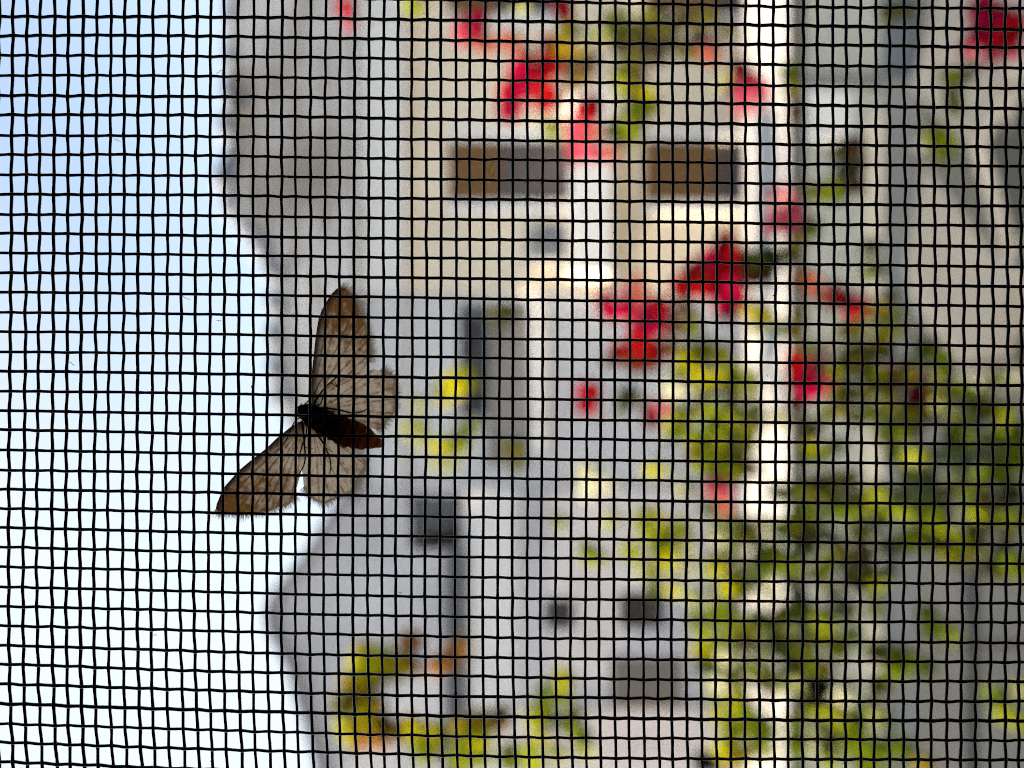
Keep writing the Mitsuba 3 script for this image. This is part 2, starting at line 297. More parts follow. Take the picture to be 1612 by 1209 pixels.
def wing(name, outline, root, y_off, margin, costa, vein_ends, tone, curl):
    """outline in photo pixels; margin = slice of outline that carries the fringe; costa = slice with the dark leading edge"""
    pg = Polygon(outline).buffer(0)
    dens = np.array(pg.segmentize(1.5).exterior.coords)[:-1]
    x0, y0, x1, y1 = pg.bounds; st = 1.6
    gx, gy = np.meshgrid(np.arange(x0, x1, st), np.arange(y0, y1, st)); g = np.c_[gx.ravel(), gy.ravel()] + rng.uniform(-.3, .3, (gx.size, 2))
    import shapely
    g = g[shapely.contains_xy(pg.buffer(-0.9), g[:, 0], g[:, 1])]
    pts = np.vstack([dens, g])
    from scipy.spatial import Delaunay
    tri = Delaunay(pts).simplices
    c = pts[tri].mean(1); tri = tri[shapely.contains_xy(pg, c[:, 0], c[:, 1])]
    d = np.linalg.norm(pts - root, axis=1)
    cl = LineString(costa); ml = LineString(margin)
    sp = shapely.points(pts)
    dc = shapely.distance(sp, cl); dm = shapely.distance(sp, ml)
    vd = np.full(len(pts), 99.0); 
    for e in vein_ends: vd = np.minimum(vd, shapely.distance(sp, LineString([root, (np.array(root) * .45 + np.array(e) * .55 + rng.normal(size=2) * 1.2), e])))
    yv = y_off + curl * (d * S) ** 2 / 0.008 + 0.00003 * np.exp(-(vd / 1.5) ** 2) + 0.00005 * (mnoise(np.c_[pts / 14, np.zeros(len(pts))]) - 0.5)
    V = np.array([P(a, b, yy) for (a, b), yy in zip(pts, yv)])
    n1 = mfbm(np.c_[pts / 9, np.zeros(len(pts))]); n3 = mfbm(np.c_[pts / 28, np.ones(len(pts)) * 3])
    ang = np.arctan2(pts[:, 1] - root[1], pts[:, 0] - root[0])
    n2 = mnoise(np.c_[ang * 55, d / 7, np.zeros(len(pts))])             # scale streaks along the wing
    n4 = mnoise(np.c_[pts / 2.1, np.zeros(len(pts))])
    base = np.array([0.66, 0.52, 0.38]); dark = np.array([0.19, 0.082, 0.022])
    t = tone(pts, d, dc, dm) + 0.8 * (n1 - 0.5) + 0.55 * (n2 - 0.5) + 0.45 * (n4 - 0.5) + 0.7 * (n3 - 0.5)
    t = t + 0.65 * np.exp(-(vd / 1.2) ** 2) + 0.9 * np.exp(-(dm / 1.2) ** 2)
    t = np.clip(t, 0, 1)[:, None]
    col = base * (1 - t) + dark * t
    cdark = np.exp(-(dc / (8.5 + 4.5 * np.clip((160 - d) / 160, 0, 1))) ** 3)[:, None]
    col = col * (1 - cdark) + np.array([0.03, 0.014, 0.008]) * cdark
    kk = add(name, trimesh.Trimesh(V, tri, process=False), 'm_wing', moth, smooth=True, color=np.clip(col, 0.005, 1))
    # fringe of long hair scales along the outer margin
    tris = []; L = ml.length; cx, cy = pg.centroid.coords[0]
    for s in np.arange(0, L, 0.42):
        q = np.array(ml.interpolate(s).coords[0]); q2 = np.array(ml.interpolate(min(L, s + 1)).coords[0]); q1 = np.array(ml.interpolate(max(0, s - 1)).coords[0])
        tg = q2 - q1; tg /= np.linalg.norm(tg) + 1e-9; nn = np.array([tg[1], -tg[0]])
        if nn @ (q - [cx, cy]) < 0: nn = -nn
        clump = 0.75 + 0.45 * mnoise(np.array([[s / 5.0, 3.0, len(tris) * 0]]))[0]
        ln = (14 * clump) * rng.uniform(0.5, 1.1); dirv = nn + tg * rng.normal() * 0.16 + 0.25 * (q - root) / np.linalg.norm(q - root)
        dirv /= np.linalg.norm(dirv); w = 0.46 * np.array([-dirv[1], dirv[0]]); yy = y_off + curl * (np.linalg.norm(q - root) * S) ** 2 / 0.008 + rng.normal() * 0.00003
        for aa in (q - w - dirv * 1.5, q + w - dirv * 1.5, q + dirv * ln): tris.append(P(aa[0], aa[1], yy))
    tv_ = np.array(tris)
    add('fringe', trimesh.Trimesh(tv_, np.arange(len(tv_)).reshape(-1, 3), process=False), 'm_fringe', kk, stuff=True)
    return kk
# upper forewing
o = [(486, 638), (488, 612), (490.4, 590), (494, 558), (497, 529), (501, 504.5), (506.5, 488), (512, 478), (521, 463.6), (529.5, 455), (537, 451), (545, 455), (549, 459), (559, 469), (565.5, 486), (571.7, 501), (576.6, 514), (580, 527), (583, 545), (584, 559), (581, 570), (571, 584), (556, 597), (535, 608), (517, 617), (500, 632)]
fore_tone = lambda p, d, dc, dm: 0.27 + 0.80 * np.clip((d - 80) / 95, 0, 1) + 0.15 * np.exp(-(dm / 9) ** 2)
wing('forewing', o, np.array([491., 641.]), MY + 0.0002, o[10:21], o[0:11], [(520, 466), (545, 458), (562, 478), (573, 505), (581, 532), (583, 556), (560, 592)], fore_tone, 0.0006)
# upper hindwing
o = [(488, 640), (494, 625), (515, 605), (545, 590), (574, 583.6), (586.5, 581), (599, 583.6), (611, 586), (616, 590), (621, 599), (620, 608), (619, 620), (623, 632), (622, 644), (615, 653), (608, 662), (601, 673), (592, 676), (586, 674), (574, 668), (560, 662), (530, 655), (505, 650)]
hind_tone = lambda p, d, dc, dm: 0.06 + 0.30 * np.clip((d - 70) / 60, 0, 1) + 0.15 * np.exp(-(dm / 8) ** 2)
wing('hindwing', o, np.array([500., 645.]), MY + 0.0005, o[6:18], o[0:2], [(586, 584), (610, 588), (619, 610), (620, 628), (617, 650), (602, 668)], hind_tone, 0.0005)
# lower forewing
o = [(477, 664), (470, 664), (455, 674), (435.5, 690), (419, 706), (399.5, 721), (377, 739.6), (354.8, 764.4), (347.4, 778), (341, 794), (339.5, 802), (343, 806.5), (352, 808), (379, 808), (400, 807), (417, 805), (424, 803), (439, 796.7), (454, 792), (461.5, 785.5), (464, 777), (468, 764), (474, 744), (482, 710), (488, 668)]
wing('forewing', o, np.array([480., 665.]), MY + 0.0002, o[10:21], o[1:11], [(350, 790), (372, 806), (395, 806), (415, 804), (436, 797), (456, 790), (466, 760)], fore_tone, 0.0006)
# lower hindwing
o = [(482, 664), (474, 700), (474, 729.5), (478.5, 766), (489, 780), (499.5, 787.8), (509.4, 791.5), (519, 787.8), (529, 783), (541.7, 779), (552.8, 773), (559, 762), (563, 753), (568, 744), (577, 730), (572, 722), (560, 712), (540, 701), (520, 688), (500, 672)]
wing('hindwing', o, np.array([492., 671.]), MY + 0.0005, o[3:16], o[0:2], [(484, 772), (502, 787), (520, 786), (542, 777), (558, 760), (574, 730)], hind_tone, 0.0005)
flat('m_leg', (0.022, 0.010, 0.006), 0.6, 0.3)
def limb(name, pts, r0, r1, y0=MY - 0.00025, y1=MY - 0.00015, n=22):
    q = spline([P(a, b, y0 + (y1 - y0) * k / (len(pts) - 1)) for k, (a, b) in enumerate(pts)], n)
    return tube(q, np.linspace(r0, r1, n) * S, 6)
add('antenna', limb('a', [(478, 640), (487, 629), (497, 616), (503, 604), (508, 594), (512, 586)], 1.1, 0.6), 'm_leg', moth, smooth=True)
add('antenna', limb('a', [(472, 657), (462, 667), (453.6, 687), (444, 702), (435, 712), (424, 720)], 1.1, 0.6), 'm_leg', moth, smooth=True)
add('leg', limb('l', [(492, 640), (504, 620), (515, 607), (526, 597), (534, 590)], 1.8, 0.8), 'm_leg', moth, smooth=True)
add('leg', cat([limb('l', [(474.7, 662), (478, 684), (479.6, 704), (479.8, 727), (471, 745.6), (466, 752)], 1.9, 0.8), limb('l', [(480, 704), (487, 706), (494.5, 706.5)], 0.7, 0.4, n=8)]), 'm_leg', moth, smooth=True)
add('leg', cat([limb('l', [(511, 668), (496, 673)], 1.9, 1.5, n=6), limb('l', [(496, 673), (499.5, 682), (510.6, 701), (515.6, 712), (520.6, 729.5), (518.7, 746)], 1.8, 0.8), limb('l', [(515, 705), (519, 709), (525, 712)], 0.7, 0.4, n=8)]), 'm_leg', moth, smooth=True)
add('leg', limb('l', [(510, 640), (525, 644), (537, 645.7), (552, 650), (566, 649), (580, 642)], 1.6, 0.8), 'm_leg', moth, smooth=True)
add('leg', limb('l', [(483, 668), (480, 690), (474, 707), (470, 722)], 1.3, 0.7), 'm_leg', moth, smooth=True)
add('leg', limb('l', [(500, 636), (512, 613), (521, 603), (530, 609), (527, 601)], 1.2, 0.6), 'm_leg', moth, smooth=True)

# ------------------------------------------------------------------ cream house
def window(parent, x0, x1, z0, z1, yf, upper, lower, split, jamb=0.2, jm='m_white'):
    w = parent + '__window'; w = key_for(w)
    zs = z0 + (z1 - z0) * split
    labels.setdefault(w, {})
    add('jamb', box(x0 - jamb, x0, yf - 0.06, yf + 0.1, z0, z1), jm, w); add('jamb', box(x1, x1 + jamb, yf - 0.06, yf + 0.1, z0, z1), jm, w)
    pan = [box(x0, x1, yf + 0.03, yf + 0.07, zs, z1)]
    n = max(3, int((z1 - zs) / 0.05))
    for i in range(n):
        s = box(x0 + 0.03, x1 - 0.03, -0.022, 0.022, -0.004, 0.004); s.apply_transform(trimesh.transformations.rotation_matrix(0.6, [1, 0, 0])); s.apply_translation([0, yf + 0.012, zs + (i + .5) * (z1 - zs) / n]); pan.append(s)
    add('shutter', cat(pan), upper, w)
    if split > 0.02:
        lo = [box(x0, x1, yf + 0.02, yf + 0.06, z0, zs - 0.004), box(x0 + 0.06, x1 - 0.06, yf + 0.008, yf + 0.018, z0 + 0.08, zs - 0.09)]
        add('lower_panel', cat(lo), lower, w)
    return w
YC = 12.3
cx0, cx1, ztop = X(460, YC), 9.5, Z(640, YC)
cream = thing('house', 'cream house with brown shutters and white cornice, filling the upper middle of the photo', 'house')
wins = [(X(318, YC), X(222, YC), Z(900, YC), Z(705, YC), 0.57), (X(318, YC), X(222, YC), Z(1175, YC), Z(1015, YC), 0.28)]
wins += [(a + 2.9, b + 2.9, c, d, s) for a, b, c, d, s in wins]
w = mbox(cx0, cx1, YC, YC + 6, 0, ztop) - mbox(cx0 + .3, cx1 - .3, YC + .3, YC + 5.7, 0.1, ztop - 0.1)
for a, b, c, d, s in wins: w = w - mbox(a, b, YC - 1, YC + 1, c, d)
add('wall', w, 'm_cream', cream)
kc = add('cornice', cat([box(cx0 - 0.05, cx1, 12.14, YC, Z(636, 12.14), Z(572, 12.1)), box(cx0 - 0.05, cx1, 12.08, YC, Z(572, 12.1), Z(560, 12.08))]), 'm_white', cream)
for n_, (a, b, c, d, s) in enumerate(wins): window(cream, a, b, c, d, YC, 'm_brown', 'm_taupe', s)
ze = Z(560, 12.08) + 0.01; ry = 15.5; rz = Z(354, ry)
rx = X(315, ry)
rv = np.array([[cx0 - 0.25, 12.04, ze], [cx1, 12.04, ze], [cx1, ry, rz], [rx, ry, rz], [cx0 - 0.25, 19.0, ze], [cx1, 19.0, ze]])
rf = trimesh.Trimesh(rv, [[0, 1, 2], [0, 2, 3], [0, 3, 4], [3, 2, 5], [3, 5, 4], [0, 4, 5], [0, 5, 1], [1, 5, 2]], process=False)
kr = add('roof', rf, 'm_roof', cream)
def tile_rows(p00, p10, p01, p11, rows, th=0.03):
    """overlapping courses of roof tiles across the quad p00-p10 (eave) to p01-p11 (ridge)"""
    out = []; p00, p10, p01, p11 = map(np.array, (p00, p10, p01, p11))
    nrm = np.cross(p10 - p00, p01 - p00); nrm = nrm / np.linalg.norm(nrm); nrm = nrm if nrm[2] > 0 else -nrm
    for r in range(rows):
        a0, a1 = r / rows, (r + 1.15) / rows
        q = [p00 + (p01 - p00) * a0, p10 + (p11 - p10) * a0, p10 + (p11 - p10) * min(a1, 1), p00 + (p01 - p00) * min(a1, 1)]
        v = np.array([q[0] + nrm * th, q[1] + nrm * th, q[2] + nrm * .004, q[3] + nrm * .004, q[0], q[1]])
        out.append(trimesh.Trimesh(v, [[0, 1, 2], [0, 2, 3], [4, 5, 1], [4, 1, 0]], process=False))
    return cat(out)
add('roof_tile_course', tile_rows(rv[0], rv[1], rv[3], rv[2], 16), 'm_roof', kr, stuff=True)
add('vent_pipe', cat([trimesh.creation.cylinder(0.11, 1.0, sections=16).apply_translation([X(176, 14.9), 14.9, Z(385, 14.9) - .3]), trimesh.creation.cone(0.2, 0.16, sections=16).apply_translation([X(176, 14.9), 14.9, Z(382, 14.9) + .2])]), 'm_chimney', kr)
mat('m_ridge', (0.26, 0.285, 0.34), 0.8, 0.2, 0.15, 3.0)
for a, b, r in [(350, 30, 12), (352, 96, 14), (350, 150, 16), (352, 205, 24), (358, 246, 18), (348, 284, 26), (358, 326, 22), (378, 352, 24), (402, 386, 24), (418, 424, 20), (422, 478, 17), (420, 530, 16), (424, 585, 18), (440, 628, 18)]:
    add('ridge_stone', trimesh.creation.icosphere(2, r * 15.3 / F).apply_scale([1.15, 1, .9]).apply_translation(P(a + 10, b, 15.3)), 'm_ridge', kr, smooth=True)
# balcony under the upper window
bal = cat([box(X(430, 11.6), X(140, 11.6), 11.6, 11.72, Z(963, 11.6), Z(900, 11.6)), box(X(430, 11.6), X(140, 11.6), 11.72, YC, Z(963, 11.6), Z(945, 11.6)), box(X(430, 11.6), X(430, 11.6) + .12, 11.72, YC, Z(945, 11.6), Z(900, 11.6)), box(X(140, 11.6) - .12, X(140, 11.6), 11.72, YC, Z(945, 11.6), Z(900, 11.6))])
add('balcony', bal, 'm_white', cream)
mat('m_grey', (0.34, 0.35, 0.37), 0.6, 0.3, 0.06, 2.0)
ac = thing('air_conditioner', 'grey air conditioner box on the cream wall beside the brown shutters', 'air conditioner')
ax0, ax1, az0, az1 = X(410, 12.0), X(350, 12.0), Z(896, 12.0), Z(828, 12.0)
add('casing', trimesh.Trimesh(*[np.array(q) for q in (box(ax0, ax1, 12.0, 12.28, az0, az1).vertices, box(ax0, ax1, 12.0, 12.28, az0, az1).faces)]), 'm_grey', ac)
fan = [trimesh.creation.torus(r, 0.008, 24, 6).apply_transform(trimesh.transformations.rotation_matrix(math.pi / 2, [1, 0, 0])).apply_translation([(ax0 + ax1) / 2, 11.985, (az0 + az1) / 2]) for r in (0.06, 0.12, 0.18, 0.24)]
add('fan_grille', cat(fan), 'm_slate', ac)

# ------------------------------------------------------------------ pale house, left of the cream one
def plain_window(parent, x0, x1, z0, z1, yf, fm='m_white', mull=True, fw=0.05):
    w = key_for(parent + '__window')
    fr = [box(x0, x0 + fw, yf + .08, yf + .14, z0, z1), box(x1 - fw, x1, yf + .08, yf + .14, z0, z1), box(x0 + fw, x1 - fw, yf + .08, yf + .14, z0, z0 + fw), box(x0 + fw, x1 - fw, yf + .08, yf + .14, z1 - fw, z1)]
    if mull: fr.append(box((x0 + x1) / 2 - fw / 2, (x0 + x1) / 2 + fw / 2, yf + .085, yf + .135, z0 + fw, z1 - fw))
    scene[w] = mikit.ply(cat(fr), fm)
    pn = trimesh.Trimesh([[x0 + fw, yf + .11, z0 + fw], [x1 - fw, yf + .11, z0 + fw], [x1 - fw, yf + .11, z1 - fw], [x0 + fw, yf + .11, z1 - fw]], [[0, 1, 2], [0, 2, 3]], process=False)
    add('pane', pn, 'm_pane', w)
    return w
YP = 12.35
pale = thing('house', 'pale grey house behind the moth with a wide dark window, beside the cream house', 'house')
pz = Z(560, YP); px0, px1 = X(765, YP), cx0 - 0.01
pw_ = mbox(px0, px1, YP, YP + 7, 0, pz) - mbox(px0 + .3, px1 - .3, YP + .3, YP + 6.7, 0.1, pz - .1)
wa, wb = X(735, YP), X(476, YP)
pw_ = pw_ - mbox(wa, wb, YP - 1, YP + 1, Z(836, YP), Z(722, YP))
add('wall', pw_, 'm_pale', pale)
plain_window(pale, X(655, YP), wb, Z(765, YP), Z(722, YP), YP, 'm_slate')
add('shutter', cat([box(wa, wb, YP + .05, YP + .1, Z(836, YP), Z(768, YP))] + [box(wa + .05, wb - .05, YP + .03, YP + .05, Z(830, YP) + i * .075, Z(830, YP) + i * .075 + .05) for i in range(8)]), 'm_taupe_light', pale)
add('wall_panel', box(wa, X(657, YP), YP + .02, YP + .2, Z(765, YP), Z(722, YP)), 'm_pale', pale)
add('cornice', box(px0, px1 - .06, YP - .16, YP - .002, Z(634, YP), Z(575, YP)), 'm_pale', pale)
add('sill', box(px0 + .5, px1, YP - .16, YP, Z(856, YP), Z(840, YP)), 'm_white', pale)
prz, pry = Z(425, 17.0), 17.0
ev = YP - 0.35
zev = Z(560, ev)
rl, rr_ = X(790, ev), X(380, ev) + .6
rv2 = np.array([[rl, ev, zev], [rr_, ev, zev], [X(330, pry), pry, prz], [X(630, pry), pry, prz], [rl, 20.5, zev], [rr_, 20.5, zev]])
kr2 = add('roof', trimesh.Trimesh(rv2, [[0, 1, 2], [0, 2, 3], [0, 3, 4], [3, 2, 5], [3, 5, 4], [0, 4, 5], [0, 5, 1], [1, 5, 2]], process=False), 'm_roof', pale)
add('roof_tile_course', tile_rows(rv2[0], rv2[1], rv2[3], rv2[2], 12), 'm_roof', kr2, stuff=True)
# ------------------------------------------------------------------ lilac grey gabled house
YG = 12.2
gab = thing('house', 'lilac grey house with a curved gable below the moth, with small dark windows', 'house')
gx0, gx1 = X(1240, YG), X(770, YG)
zr = Z(560, YG)
gpx = [(560, 770), (534, 800), (515, 830), (495, 865), (464, 905), (442, 930), (431, 955), (433, 985), (447, 1012), (464, 1046), (480, 1100), (496, 1150), (511, 1205), (520, 1240)]
crown = [(X(b, YG), Z(a, YG)) for a, b in gpx]
outl = [(gx0, 0), (gx1, 0)] + crown
gw = m3.Manifold.extrude(m3.CrossSection([[(float(a), float(b)) for a, b in outl]]), 6).rotate([90, 0, 0]).translate([0, YG + 6, 0])
gw = gw - mbox(gx0 + .3, gx1 - .3, YG + .3, YG + 5.7, .1, zr - .2)
holes = [(X(868, YG), X(768, YG) - .3, Z(728, YG), Z(645, YG)), (X(992, YG), X(942, YG), Z(905, YG), Z(858, YG)), (X(990, YG), X(932, YG), Z(1050, YG), Z(975, YG))]
holes[0] = (X(868, YG), X(778, YG), Z(728, YG), Z(645, YG))
for a, b, c, d in holes: gw = gw - mbox(a, b, YG - 1, YG + 1, c, d)
add('wall', gw, 'm_lilac', gab)
for a, b, c, d in holes: plain_window(gab, a, b, c, d, YG, 'm_slate')
add('plaster_band', box(gx0 + .03, gx1, YG - .03, YG, Z(812, YG), Z(742, YG)), 'm_white', gab)
add('string_course', box(gx0, X(870, YG), YG - .10, YG, Z(732, YG), Z(700, YG)), 'm_slate', gab)
add('shutter', cat([box(X(1112, YG), X(1036, YG), YG - .05, YG, Z(1072, YG), Z(960, YG))] + [box(X(1108, YG), X(1040, YG), YG - .07, YG - .05, Z(1068, YG) + i * .1, Z(1068, YG) + i * .1 + .06) for i in range(11)]), 'm_taupe_dark', gab)
edge = LineString(crown).parallel_offset(0.05, 'right' if crown[0][0] > crown[-1][0] else 'left').buffer(0.05, cap_style=2)
edge = edge if edge.geom_type == 'Polygon' else max(edge.geoms, key=lambda q: q.area)
p_ = trimesh.creation.extrude_polygon(edge, 6.3); v_ = p_.vertices.copy(); p_.vertices = np.c_[v_[:, 0], YG + 6.15 - v_[:, 2], v_[:, 1]]; p_.fix_normals()
add('roof', p_, 'm_ridge', gab)
add('side_panel', box(X(1238, YG), X(1118, YG), YG - .028, YG, Z(1180, YG), Z(815, YG)), 'm_rose', gab)
# ------------------------------------------------------------------ garden wall with white coping
gwll = thing('garden_wall', 'beige terrace wall with a pale top slab running the full height of the photo', 'wall')
add('wall', box(-14, 14, 8.55, 10.0, 0.5, 1.468), 'm_wallbeige', gwll)
add('overhang_shade', box(-14, 14, 8.52, 8.55, 1.355, 1.468), 'm_overhang_shade', gwll)  # dark strip added as the shade under the slab overhang
add('plinth', box(-14, 14, 8.53, 10.0, 0, 0.497), 'm_plinth', gwll)
k = add('coping', m3.Manifold.cube([28, 1.56, 0.06]).translate([-14, 8.49, 1.47]), 'm_coping', gwll); labels[k] = {'label': 'pale sunlit top slab'}
mc = thing('light_patch_panel', 'added white panel as light patches on the beige terrace wall near the right side', 'panel')
add('body', box(X(225, 8.5), X(138, 8.5), 8.52, 8.55, Z(1345, 8.5), Z(1272, 8.5)), 'm_white', mc)  # added white panel stands in for light patches on the wall
add('front_panel', box(X(221, 8.5), X(142, 8.5), 8.502, 8.52, Z(1341, 8.5), Z(1276, 8.5)), 'm_white', mc)
dp = thing('drainpipe', 'dark drainpipe on the beige terrace wall above the added white panel in the photo', 'pipe')
add('pipe', tube([[X(124, 8.5), 8.50, 0.12], [X(124, 8.5), 8.50, 1.34]], 0.045, 12), 'm_slate', dp, smooth=40)
add('bracket', box(X(124, 8.5) - .07, X(124, 8.5) + .07, 8.49, 8.55, .6, .64), 'm_black', dp)

# ------------------------------------------------------------------ grey car on the street
car = thing('car', 'silver grey car with dark windscreen on the street, upper right of the photo', 'car')
hd = np.array([-0.72, 0.69]); hd /= np.linalg.norm(hd); cc = np.array([1.62, 5.95])
CM = np.eye(4); CM[:2, 0] = hd; CM[:2, 1] = [-hd[1], hd[0]]; CM[:2, 3] = cc
def carpart(name, mesh, m, par=None, smooth=False):
    mesh = trimesh.Trimesh(np.array(mesh.vertices), np.array(mesh.faces), process=False); mesh.apply_transform(CM); return add(name, mesh, m, par or car, smooth=smooth)
def hull(pts): return trimesh.convex.convex_hull(np.array(pts, float))
def ring(s, wlo, whi, zlo, zhi): return [(s, -wlo, zlo), (s, wlo, zlo), (s, -whi, zhi), (s, whi, zhi)]
st = [(-2.45, .70, .68, .42, .85), (-2.30, .80, .76, .30, .93), (-1.2, .86, .82, .26, .95), (0.4, .86, .82, .26, .93), (1.35, .82, .74, .28, .80), (1.65, .70, .62, .34, .70), (1.72, .60, .55, .42, .60)]
carpart('body', cat([hull(ring(*a) + ring(*b)) for a, b in zip(st[:-1], st[1:])]), 'm_carpaint', smooth=35)
roofm = hull([(s, y, z) for s, y, z in [(-2.15, .72, .93), (-2.15, -.72, .93), (.42, .76, .92), (.42, -.76, .92), (-.42, .56, 1.42), (-.42, -.56, 1.42), (-1.0, .58, 1.46), (-1.0, -.58, 1.46), (-1.65, .54, 1.40), (-1.65, -.54, 1.40)]])
carpart('roof', roofm, 'm_carpaint', smooth=25)
def pane4(q, off):
    q = np.array(q, float); n = np.cross(q[1] - q[0], q[3] - q[0]); n /= np.linalg.norm(n); c = q.mean(0)
    if n[2] < 0: n = -n
    f = c + (q - c) * 0.90 + n * off; b = f - n * 0.006
    return hull(np.vstack([f, b]))
carpart('windscreen', pane4([(.42, .76, .92), (.42, -.76, .92), (-.42, -.56, 1.42), (-.42, .56, 1.42)], .008), 'm_carglass')
carpart('rear_window', pane4([(-2.15, .72, .93), (-2.15, -.72, .93), (-1.65, -.54, 1.40), (-1.65, .54, 1.40)], .008), 'm_carglass')
for s in (1, -1): carpart('side_window', pane4([(.30, s * .75, .93), (-2.0, s * .73, .94), (-1.6, s * .55, 1.38), (-.45, s * .565, 1.40)], .03), 'm_carglass')
for s in (1, -1):
    for x in (-1.65, 1.0):
        wk = carpart('wheel', trimesh.creation.annulus(.20, .31, .2, sections=28).apply_transform(trimesh.transformations.rotation_matrix(math.pi / 2, [1, 0, 0])).apply_translation([x, s * .78, .31]), 'm_rubber')
        carpart('rim', trimesh.creation.cylinder(.2, .14, sections=20).apply_transform(trimesh.transformations.rotation_matrix(math.pi / 2, [1, 0, 0])).apply_translation([x, s * .79, .31]), 'm_alu', wk)
    carpart('headlight', hull([(1.55, s * .68, .60), (1.62, s * .68, .68), (1.72, s * .40, .58), (1.70, s * .40, .68), (1.70, s * .66, .58)]), 'm_lamp')
    carpart('mirror', trimesh.creation.icosphere(2, .1).apply_scale([.7, 1.0, .65]).apply_translation([.25, s * .93, .98]), 'm_carpaint')

# ------------------------------------------------------------------ plants
def leaf_geo(L, W, fold):
    return np.array([[0, 0, 0], [.3 * L, -.46 * W, fold], [.3 * L, .46 * W, fold], [.35 * L, 0, 0], [.68 * L, -.34 * W, fold * .8], [.68 * L, .34 * W, fold * .8], [.7 * L, 0, -.02 * L], [L, 0, -.10 * L]]), \
        np.array([[0, 3, 1], [0, 2, 3], [1, 3, 6], [1, 6, 4], [3, 2, 5], [3, 5, 6], [4, 6, 7], [6, 5, 7]])
def spray(c, R, n, up=0.45, size=1.0):
    V, Fc = [], []; o = 0
    for i in range(n):
        L = R * rng.uniform(1.6, 2.2) * size; v, f = leaf_geo(L, L * rng.uniform(.62, .82), L * rng.uniform(.03, .12))
        nz = rng.normal(size=3) * np.array([.6, .8, .6]) + np.array([-.25, -.75, up]); nz /= np.linalg.norm(nz)
        xa = np.cross(nz, rng.normal(size=3)); xa /= np.linalg.norm(xa); ya = np.cross(nz, xa)
        pos = c + np.clip(rng.normal(size=3), -1.5, 1.5) * R * np.array([.34, .6, .34])
        v = (v - [L * .45, 0, 0]) @ np.array([xa, ya, nz]) + pos
        V.append(v); Fc.append(f + o); o += len(v)
    return trimesh.Trimesh(np.vstack(V), np.vstack(Fc), process=False)
RED = {'red', 'crim', 'pink', 'pp', 'dr', 'sal'}
def plant(name, label, cat_, blobs, Y0, Y1, base, stem_r=0.012, nl=12, group=None):
    pl = thing(name, label, cat_, group)
    cs = []
    for (a, b, r, c) in blobs:
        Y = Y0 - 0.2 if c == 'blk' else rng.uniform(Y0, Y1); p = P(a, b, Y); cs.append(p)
        add('flower_cluster' if c in RED else 'leaf_spray', spray(p, (1.42 if c in RED else 1.28) * r * Y / F, nl + (2 if c in RED else 0), size=.98 if c in RED else 1.0), 'm_leaf_' + c, pl)
    # woody stems: every spray hangs on the nearest one that is lower down, the lowest on the foot of the plant
    order = np.argsort([c[2] for c in cs]); done = [np.array(base[-1])]; seg = []
    for idx in order:
        p = cs[idx]; dd = [np.linalg.norm(p - q) + 0.35 * max(0, q[2] - p[2]) for q in done]; q = done[int(np.argmin(dd))]
        mid = (p + q) / 2 + rng.normal(size=3) * 0.12 * np.linalg.norm(p - q); mid[2] -= .05 * np.linalg.norm(p - q)
        L = np.linalg.norm(p - q); seg.append(tube(spline([q, mid, p], 6), np.linspace(stem_r * .24, stem_r * .12, 6), 5)); done.append(p)
    add('twigs', cat(seg), 'm_stem', pl, stuff=True)
    add('stem', tube(spline(base, 14), np.linspace(stem_r * 2.2, stem_r * .5, 14), 8), 'm_stem', pl, smooth=True)
    return pl
def B(s):
    out = []
    for line in s.split(';'):
        line = line.strip()
        if not line: continue
        c, rest_ = line.split(':')
        for q in rest_.split():
            a = q.split(','); out.append((float(a[0]), float(a[1]), float(a[2]), c.strip()))
    return out
topb = B('''red:541,10,11 885,8,11 890,22,10 865,103,14 842,118,14 866,74,10 845,138,12 800,150,13 866,145,11 858,165,10 815,165,9 920,178,14 930,165,12 812,112,10;
crim:738,42,15 752,33,12 820,108,12 820,140,14 802,176,12; pink:548,32,8 727,46,10 908,202,11 912,235,13 938,241,11 725,60,8; sal:934,207,10 770,70,9 798,64,10 960,240,9 750,68,8 812,70,9;
br:832,82,8 895,105,10 920,110,12 930,100,9 1003,112,9; ol:905,45,11 1000,48,12 960,32,11 1030,50,11 1060,42,11 1120,32,11 990,85,11 1040,20,10 930,90,10 1145,47,9 1005,130,9;
yg:890,48,10 976,135,11 1000,170,13 1020,172,12 960,205,13 866,202,10 648,10,11 975,112,10; gold:890,76,12 908,82,9 900,132,9 915,132,9 1005,147,12; yb:1022,150,11 662,12,9 640,6,9;
yp:935,55,10 955,56,11 880,206,10 1140,130,9 820,12,9; g:985,112,11 985,206,13 1002,206,11 975,48,12; dk:1042,52,12 1085,22,11 1100,60,10 1040,86,11 975,70,11 1015,70,12 1062,66,10; sal:1115,88,10; dr:1120,76,9;
red:1165,116,13; crim:1181,140,15; pink:1160,140,10 1200,145,9 1165,158,9; pp:1167,170,11 1190,170,9''')
rightb = B('''crim:1550,10,13 1557,30,14 1545,58,13; red:1576,26,12 1578,56,16 1598,62,11; pink:1533,12,8 1530,76,11 1565,82,11 1596,82,8; dr:1600,34,10;
ol:1400,22,11 1425,20,10 1520,116,11 1500,150,10 1246,140,10 1325,240,13 1327,268,11; g:1500,120,12 1245,118,12 1505,170,9; yg:1470,215,13 1490,226,12 1485,246,9 1300,302,13 1282,300,11 1320,302,13; br:1250,178,10 1346,236,11 1346,296,11 1335,225,9; dk:1342,275,13 1350,258,11''')
